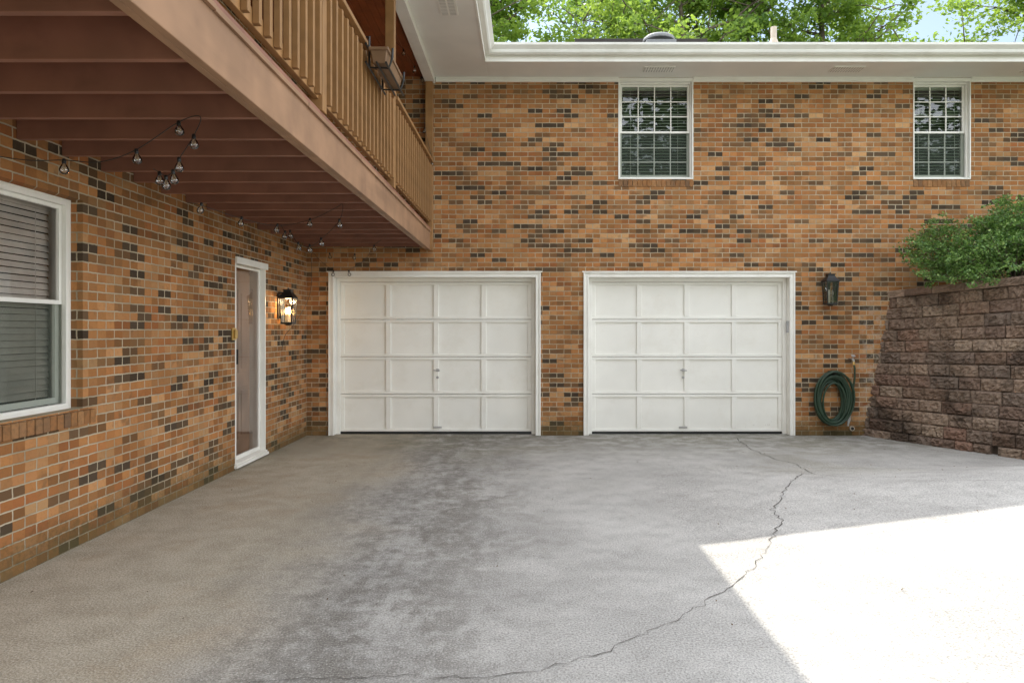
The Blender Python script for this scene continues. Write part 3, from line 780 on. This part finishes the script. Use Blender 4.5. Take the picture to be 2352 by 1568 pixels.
# ------------------------------------------------------------------ retaining wall
rw=empty('retaining_wall',(5.6,8.0,0),'rough split block retaining wall with mossy dark stains','retaining wall')
dirv=Vector((.955,-1.78,0)).normalized(); nrm=Vector((-dirv.y,dirv.x,0))
if nrm.x<0: nrm=-nrm                                      # into the bank (+x)
org=Vector((4.76,D,0))-dirv*.3
from mathutils import noise as mnoise
def rise(s,z): return z*(1+.028*max(0,min(s,3.2)-.3))
def block(mb,s0,s1,z0,z1,back,depth=.25,bulge=.038,nu=14,nv=9):
    b=len(mb.v); seed=Vector((random.uniform(0,50),random.uniform(0,50),0)); tx=random.uniform(-.012,.012); ty=random.uniform(-.012,.012)
    for j in range(nv):
        for i in range(nu):
            u=i/(nu-1); v=j/(nv-1); s=s0+(s1-s0)*u; z=z0+(z1-z0)*v
            edge=(i in (0,nu-1)) or (j in (0,nv-1))
            f=0. if edge else 1.
            dsp=f*(bulge*(.5+.6*mnoise.noise(seed+Vector((s*8,z*10,0)))+.7*mnoise.noise(seed+Vector((s*19,z*24,3)))+.8*mnoise.noise(seed+Vector((s*41,z*47,7))))+tx*(u-.5)*2+ty*(v-.5)*2)
            if edge: s+=.004*mnoise.noise(seed+Vector((z*40,3,s*9))); 
            p=org+dirv*s+nrm*(back-dsp); mb.v.append((p.x,p.y,rise(s,z)))
    for j in range(nv-1):
        for i in range(nu-1): mb.f.append((b+j*nu+i,b+j*nu+i+1,b+(j+1)*nu+i+1,b+(j+1)*nu+i)); mb.m.append(0)
    c=len(mb.v)
    for s,z in ((s0,z0),(s1,z0),(s1,z1),(s0,z1)):
        p=org+dirv*s+nrm*(back+depth); mb.v.append((p.x,p.y,rise(s,z)))
    B0=[b+i for i in range(nu)]; B1=[b+(nv-1)*nu+i for i in range(nu)]; L=[b+j*nu for j in range(nv)]; R=[b+j*nu+nu-1 for j in range(nv)]
    mb.f+= [tuple(B0[::-1]+[c,c+1]),tuple(B1+[c+2,c+3]),tuple(L+[c+3,c]),tuple(R[::-1]+[c+1,c+2]),(c,c+1,c+2,c+3)]; mb.m+=[0]*5
b=MB(); rows=13; rh=.152; LEN=6.2; bat=.028
drain_s=(Vector((5.57,8.11,0))-org).dot(dirv)
for k in range(rows):
    s=-.1+(.15 if k%2 else 0)
    while s<LEN:
        L=random.choice((.28,.30,.34,.24))+random.uniform(-.03,.03)
        z0=-.05+k*rh; j=random.uniform(-.010,.010)
        if k==0 and s<drain_s<s+L:
            block(b,s+.004,drain_s-.06,z0+.003,z0+rh-.003,k*bat+j); block(b,drain_s+.06,max(s+L-.004,drain_s+.12),z0+.003,z0+rh-.003,k*bat+j)
        else: block(b,s+.004,s+L-.004,z0+.003,z0+rh-.003,k*bat+j)
        s+=L
b.build('block_face',M['block'],rw,recalc=True)
b=MB(); s=-.1
zc=-.05+rows*rh
while s<LEN:
    L=.40+random.uniform(-.03,.03); block(b,s+.004,s+L-.004,zc+.002,zc+.098,(rows-1)*bat-.035+random.uniform(-.008,.008),.32,.022,10,6); s+=L
b.build('cap',M['cap'],rw)
b=MB()   # dark fill behind the joints
a=org+nrm*.06; e=org+dirv*LEN+nrm*.06
a2=org+nrm*(.06+rows*bat); e2=org+dirv*LEN+nrm*(.06+rows*bat); up=Vector((0,0,zc-.01)); dn=Vector((0,0,-.05))
b.face([a+dn,e+dn,e2+up,a2+up]); b.build('joint_fill',M['soil'],rw,recalc=False)
# bank behind the wall
b=MB(); p=org+nrm*.55; q=org+dirv*LEN+nrm*.55
b.face([(p.x,D,zc+.04),(q.x,q.y,zc+.04),(14,q.y,zc+.12),(14,D,zc+.12)]); b.face([(q.x,q.y,zc+.04),(14,q.y,zc+.12),(14,q.y-.4,-.1),(q.x,q.y-.1,-.1)])
tag(b.build('soil_bank',M['soil'],recalc=False),kind='structure')

# ------------------------------------------------------------------ foliage
def leaf_arrays(C,size,aspect=.55,up=.35):
    n=len(C); a=np.random.normal(size=(n,3)); a[:,2]*=.6; a/=np.linalg.norm(a,axis=1)[:,None]
    r=np.random.normal(size=(n,3)); r[:,2]+=up; b=np.cross(a,r); b/=np.linalg.norm(b,axis=1)[:,None]+1e-9
    s=size*np.random.uniform(.6,1.25,(n,1)); nn=np.cross(a,b)
    V=np.stack([C-a*s, C+b*s*aspect-a*s*.1+nn*s*.12, C+a*s, C-b*s*aspect-a*s*.1+nn*s*.12],axis=1).reshape(-1,3)
    Fc=np.arange(4*n).reshape(-1,4)
    return V,Fc
def leaf_mesh(name,C,size,mat,parent,aspect=.55,up=.35):
    V,Fc=leaf_arrays(np.array(C),size,aspect,up)
    me=bpy.data.meshes.new(name); me.from_pydata(V.tolist(),[],Fc.tolist()); me.materials.append(mat)
    o=bpy.data.objects.new(name,me); COL.objects.link(o); o.parent=parent; return o
def tree(loc,h,cr,label,mat,seed,nleaf=7000,size=.20,low=.42):
    random.seed(seed); np.random.seed(seed)
    r=empty('tree',loc,label,'tree','trees behind the roof')
    b=MB(); pts=[]; x=y=0
    for i in range(9):
        t=i/8; pts.append(Vector((x,y,h*.92*t))); x+=random.uniform(-.22,.22); y+=random.uniform(-.22,.22)
    r0=h*.014
    b.tube(pts,[r0*(1.25-1.1*(i/8)) for i in range(9)],10)
    clumps=[]
    for k in range(36):
        t=random.uniform(low,.98); i=int(t*8); p=pts[i].lerp(pts[min(i+1,8)],t*8-i)
        a=k*2.4+random.uniform(-.4,.4); prof=math.sin(math.pi*min(1,max(.12,(t-low+.12)/(1.12-low))))
        L=cr*(.55+.5*random.random())*max(.4,prof)
        d=Vector((math.cos(a),math.sin(a),random.uniform(.15,.6))).normalized()
        q=[p]
        for s in range(1,5): q.append(p+d*L*s/4+Vector((random.gauss(0,.15),random.gauss(0,.15),.06*s*random.random())))
        b.tube(q,[r0*.30*(1-s*.21) for s in range(5)],6)
        for s in (1,2,3,4):
            for e in range(2):
                c=q[s]+Vector((random.gauss(0,.55),random.gauss(0,.55),random.gauss(.05,.5)))
                b.tube([q[s],q[s].lerp(c,.5)+Vector((0,0,.08)),c],[r0*.10,r0*.07,r0*.03],5); clumps.append(c)
    b.build('trunk',M['bark'],r,local=True,smooth=True)
    cs=np.array([tuple(c) for c in clumps]); rad=np.random.uniform(.35,.85,len(cs))
    idx=np.random.randint(0,len(cs),nleaf); g=np.random.normal(size=(nleaf,3)); g/=np.linalg.norm(g,axis=1)[:,None]; g*=(np.random.random((nleaf,1))**.5)
    C=cs[idx]+g*rad[idx][:,None]*np.array([1.2,1.2,.65])
    leaf_mesh('crown',C,size,mat,r)
    return r
tree((-1.2,25,0),17,4.2,'bright green tree behind the roof, nearest the corner of the eaves',M['leafA'],3,26000,.10)
tree((3.2,28,0),18,4.2,'airy tree showing thin branches behind the round roof vent',M['leafB'],5,17000,.10)
tree((6.0,25,0),17,4.2,'leafy tree just right of the round roof vent',M['leafA'],8,26000,.10)
tree((8.9,27,0),18,4.4,'tree with dark trunk just right of the beige vent pipe',M['leafB'],12,25000,.10)
tree((11.3,25.5,0),17.5,4.0,'tree bordering the gap of open sky on its left side',M['leafA'],19,26000,.10)
tree((20.6,26.5,0),17,4.8,'bright green tree at the right edge past the sky gap',M['leafA'],21,26000,.10)
# wood behind the viewer, seen mirrored in the panes
random.seed(5); np.random.seed(5); C=[]
for k in range(40):
    x=-24+k*1.35+random.uniform(-1,1); y=random.uniform(-26,-19); h=random.uniform(15,21)
    n=950; g=np.random.normal(size=(n,3))*np.array([1.4,1.3,h*.21]); g[:,2]+=h*.54; C.append(g+np.array([x,y,0]))
C=np.concatenate(C); C=C[C[:,2]>.2]
w=leaf_mesh('woodland',C,.30,M['leafW'],None,.6); tag(w,'green wood mirrored in the upper window panes','woodland',kind='stuff')

# shrub on the bank
random.seed(9); np.random.seed(9)
def shrub(loc,rx,ry,rz_,label,n):
    r=empty('shrub',loc,label,'shrub')
    b=MB(); tips=[]
    for k in range(230):
        a=random.uniform(0,6.28); el=random.uniform(-.18,1.5); q=random.uniform(.60,1.02)
        wob=1+.13*math.sin(3*a+1)+.10*math.sin(5*el+2*a)
        tip=Vector((math.cos(a)*math.cos(el)*rx*q*wob,math.sin(a)*math.cos(el)*ry*q*wob,.28+math.sin(el)*(rz_-.28)*q*wob))
        m1=Vector((tip.x*.35,tip.y*.35,tip.z*.45))
        if k<40: b.tube([(random.gauss(0,.06),random.gauss(0,.06),-.1),m1,m1.lerp(tip,.6)+Vector((0,0,.03)),tip],[.011,.008,.005,.002],5)
        else: b.tube([m1.lerp(tip,.4),tip],[.004,.002],4)
        tips.append((tip,random.uniform(.08,.17)))
        if k%4==0: tips.append((tip*.62+Vector((0,0,.1)),.22))
        for e in range(3):
            c=tip+Vector((random.gauss(0,.12),random.gauss(0,.11),random.gauss(.02,.08))); tips.append((c,random.uniform(.04,.09)))
            b.tube([tip.lerp(m1,.2),c],[.003,.0015],4)
    b.build('stem',M['bark'],r,local=True,smooth=True)
    cs=np.array([tuple(t[0]) for t in tips]); rad=np.array([t[1] for t in tips]); idx=np.random.choice(len(cs),n,p=rad**1.4/np.sum(rad**1.4))
    g=np.random.normal(size=(n,3)); g/=np.linalg.norm(g,axis=1)[:,None]; g*=np.random.random((n,1))**.4
    leaf_mesh('foliage',cs[idx]+g*rad[idx][:,None]*np.array([1.15,1.15,.7]),.020,M['leafS'],r,.55)
    return r
shrub((6.22,8.72,1.98),1.40,.80,.98,'green small-leaved shrub growing above the retaining wall',46000)

# ------------------------------------------------------------------ light, sky, camera
sd=Vector((.31,-.80,-1.0)).normalized()
sl=bpy.data.lights.new('sun','SUN'); sl.energy=6.4; sl.angle=math.radians(.5); sl.color=(1,.955,.875)
so=bpy.data.objects.new('sun',sl); COL.objects.link(so); so.rotation_euler=sd.to_track_quat('-Z','Y').to_euler(); so.location=(-8,20,30)
W=bpy.data.worlds.new('World'); SC.world=W; W.use_nodes=True; nt=W.node_tree; nt.nodes.clear()
sk=nt.nodes.new('ShaderNodeTexSky'); sk.sky_type='NISHITA'; sk.sun_disc=False; sk.sun_elevation=math.radians(49); sk.sun_rotation=math.radians(-21)
sk.air_density=1.0; sk.dust_density=.7; sk.ozone_density=1.0
hs=nt.nodes.new('ShaderNodeHueSaturation'); hs.inputs['Saturation'].default_value=.20
# sky tinted and dimmed beyond the house to stay pale blue; full strength elsewhere
tc=nt.nodes.new('ShaderNodeTexCoord'); sx=nt.nodes.new('ShaderNodeSeparateXYZ'); nt.links.new(tc.outputs['Generated'],sx.inputs[0])
mr=nt.nodes.new('ShaderNodeMapRange'); mr.interpolation_type='SMOOTHSTEP'; nt.links.new(sx.outputs[1],mr.inputs[0]); mr.inputs[1].default_value=.30; mr.inputs[2].default_value=.75
mx=nt.nodes.new('ShaderNodeMix'); mx.data_type='RGBA'; mx.blend_type='MULTIPLY'; nt.links.new(mr.outputs[0],mx.inputs[0])
nt.links.new(sk.outputs[0],hs.inputs['Color']); nt.links.new(hs.outputs[0],mx.inputs[6]); mx.inputs[7].default_value=(.18,.225,.28,1)
bg=nt.nodes.new('ShaderNodeBackground'); bg.inputs[1].default_value=.80; ow=nt.nodes.new('ShaderNodeOutputWorld')
nt.links.new(mx.outputs[2],bg.inputs[0]); nt.links.new(bg.outputs[0],ow.inputs[0])
SC.view_settings.view_transform='Standard'; SC.view_settings.look='None'; SC.view_settings.exposure=0
cd=bpy.data.cameras.new('camera'); cd.lens=24; cd.sensor_width=36; cd.clip_start=.05; cd.clip_end=3000
cd.shift_x=-33/2352; cd.shift_y=-27/2352
co=bpy.data.objects.new('camera',cd); COL.objects.link(co); co.location=(0,0,CH); co.rotation_euler=(math.pi/2,0,0)
SC.camera=co
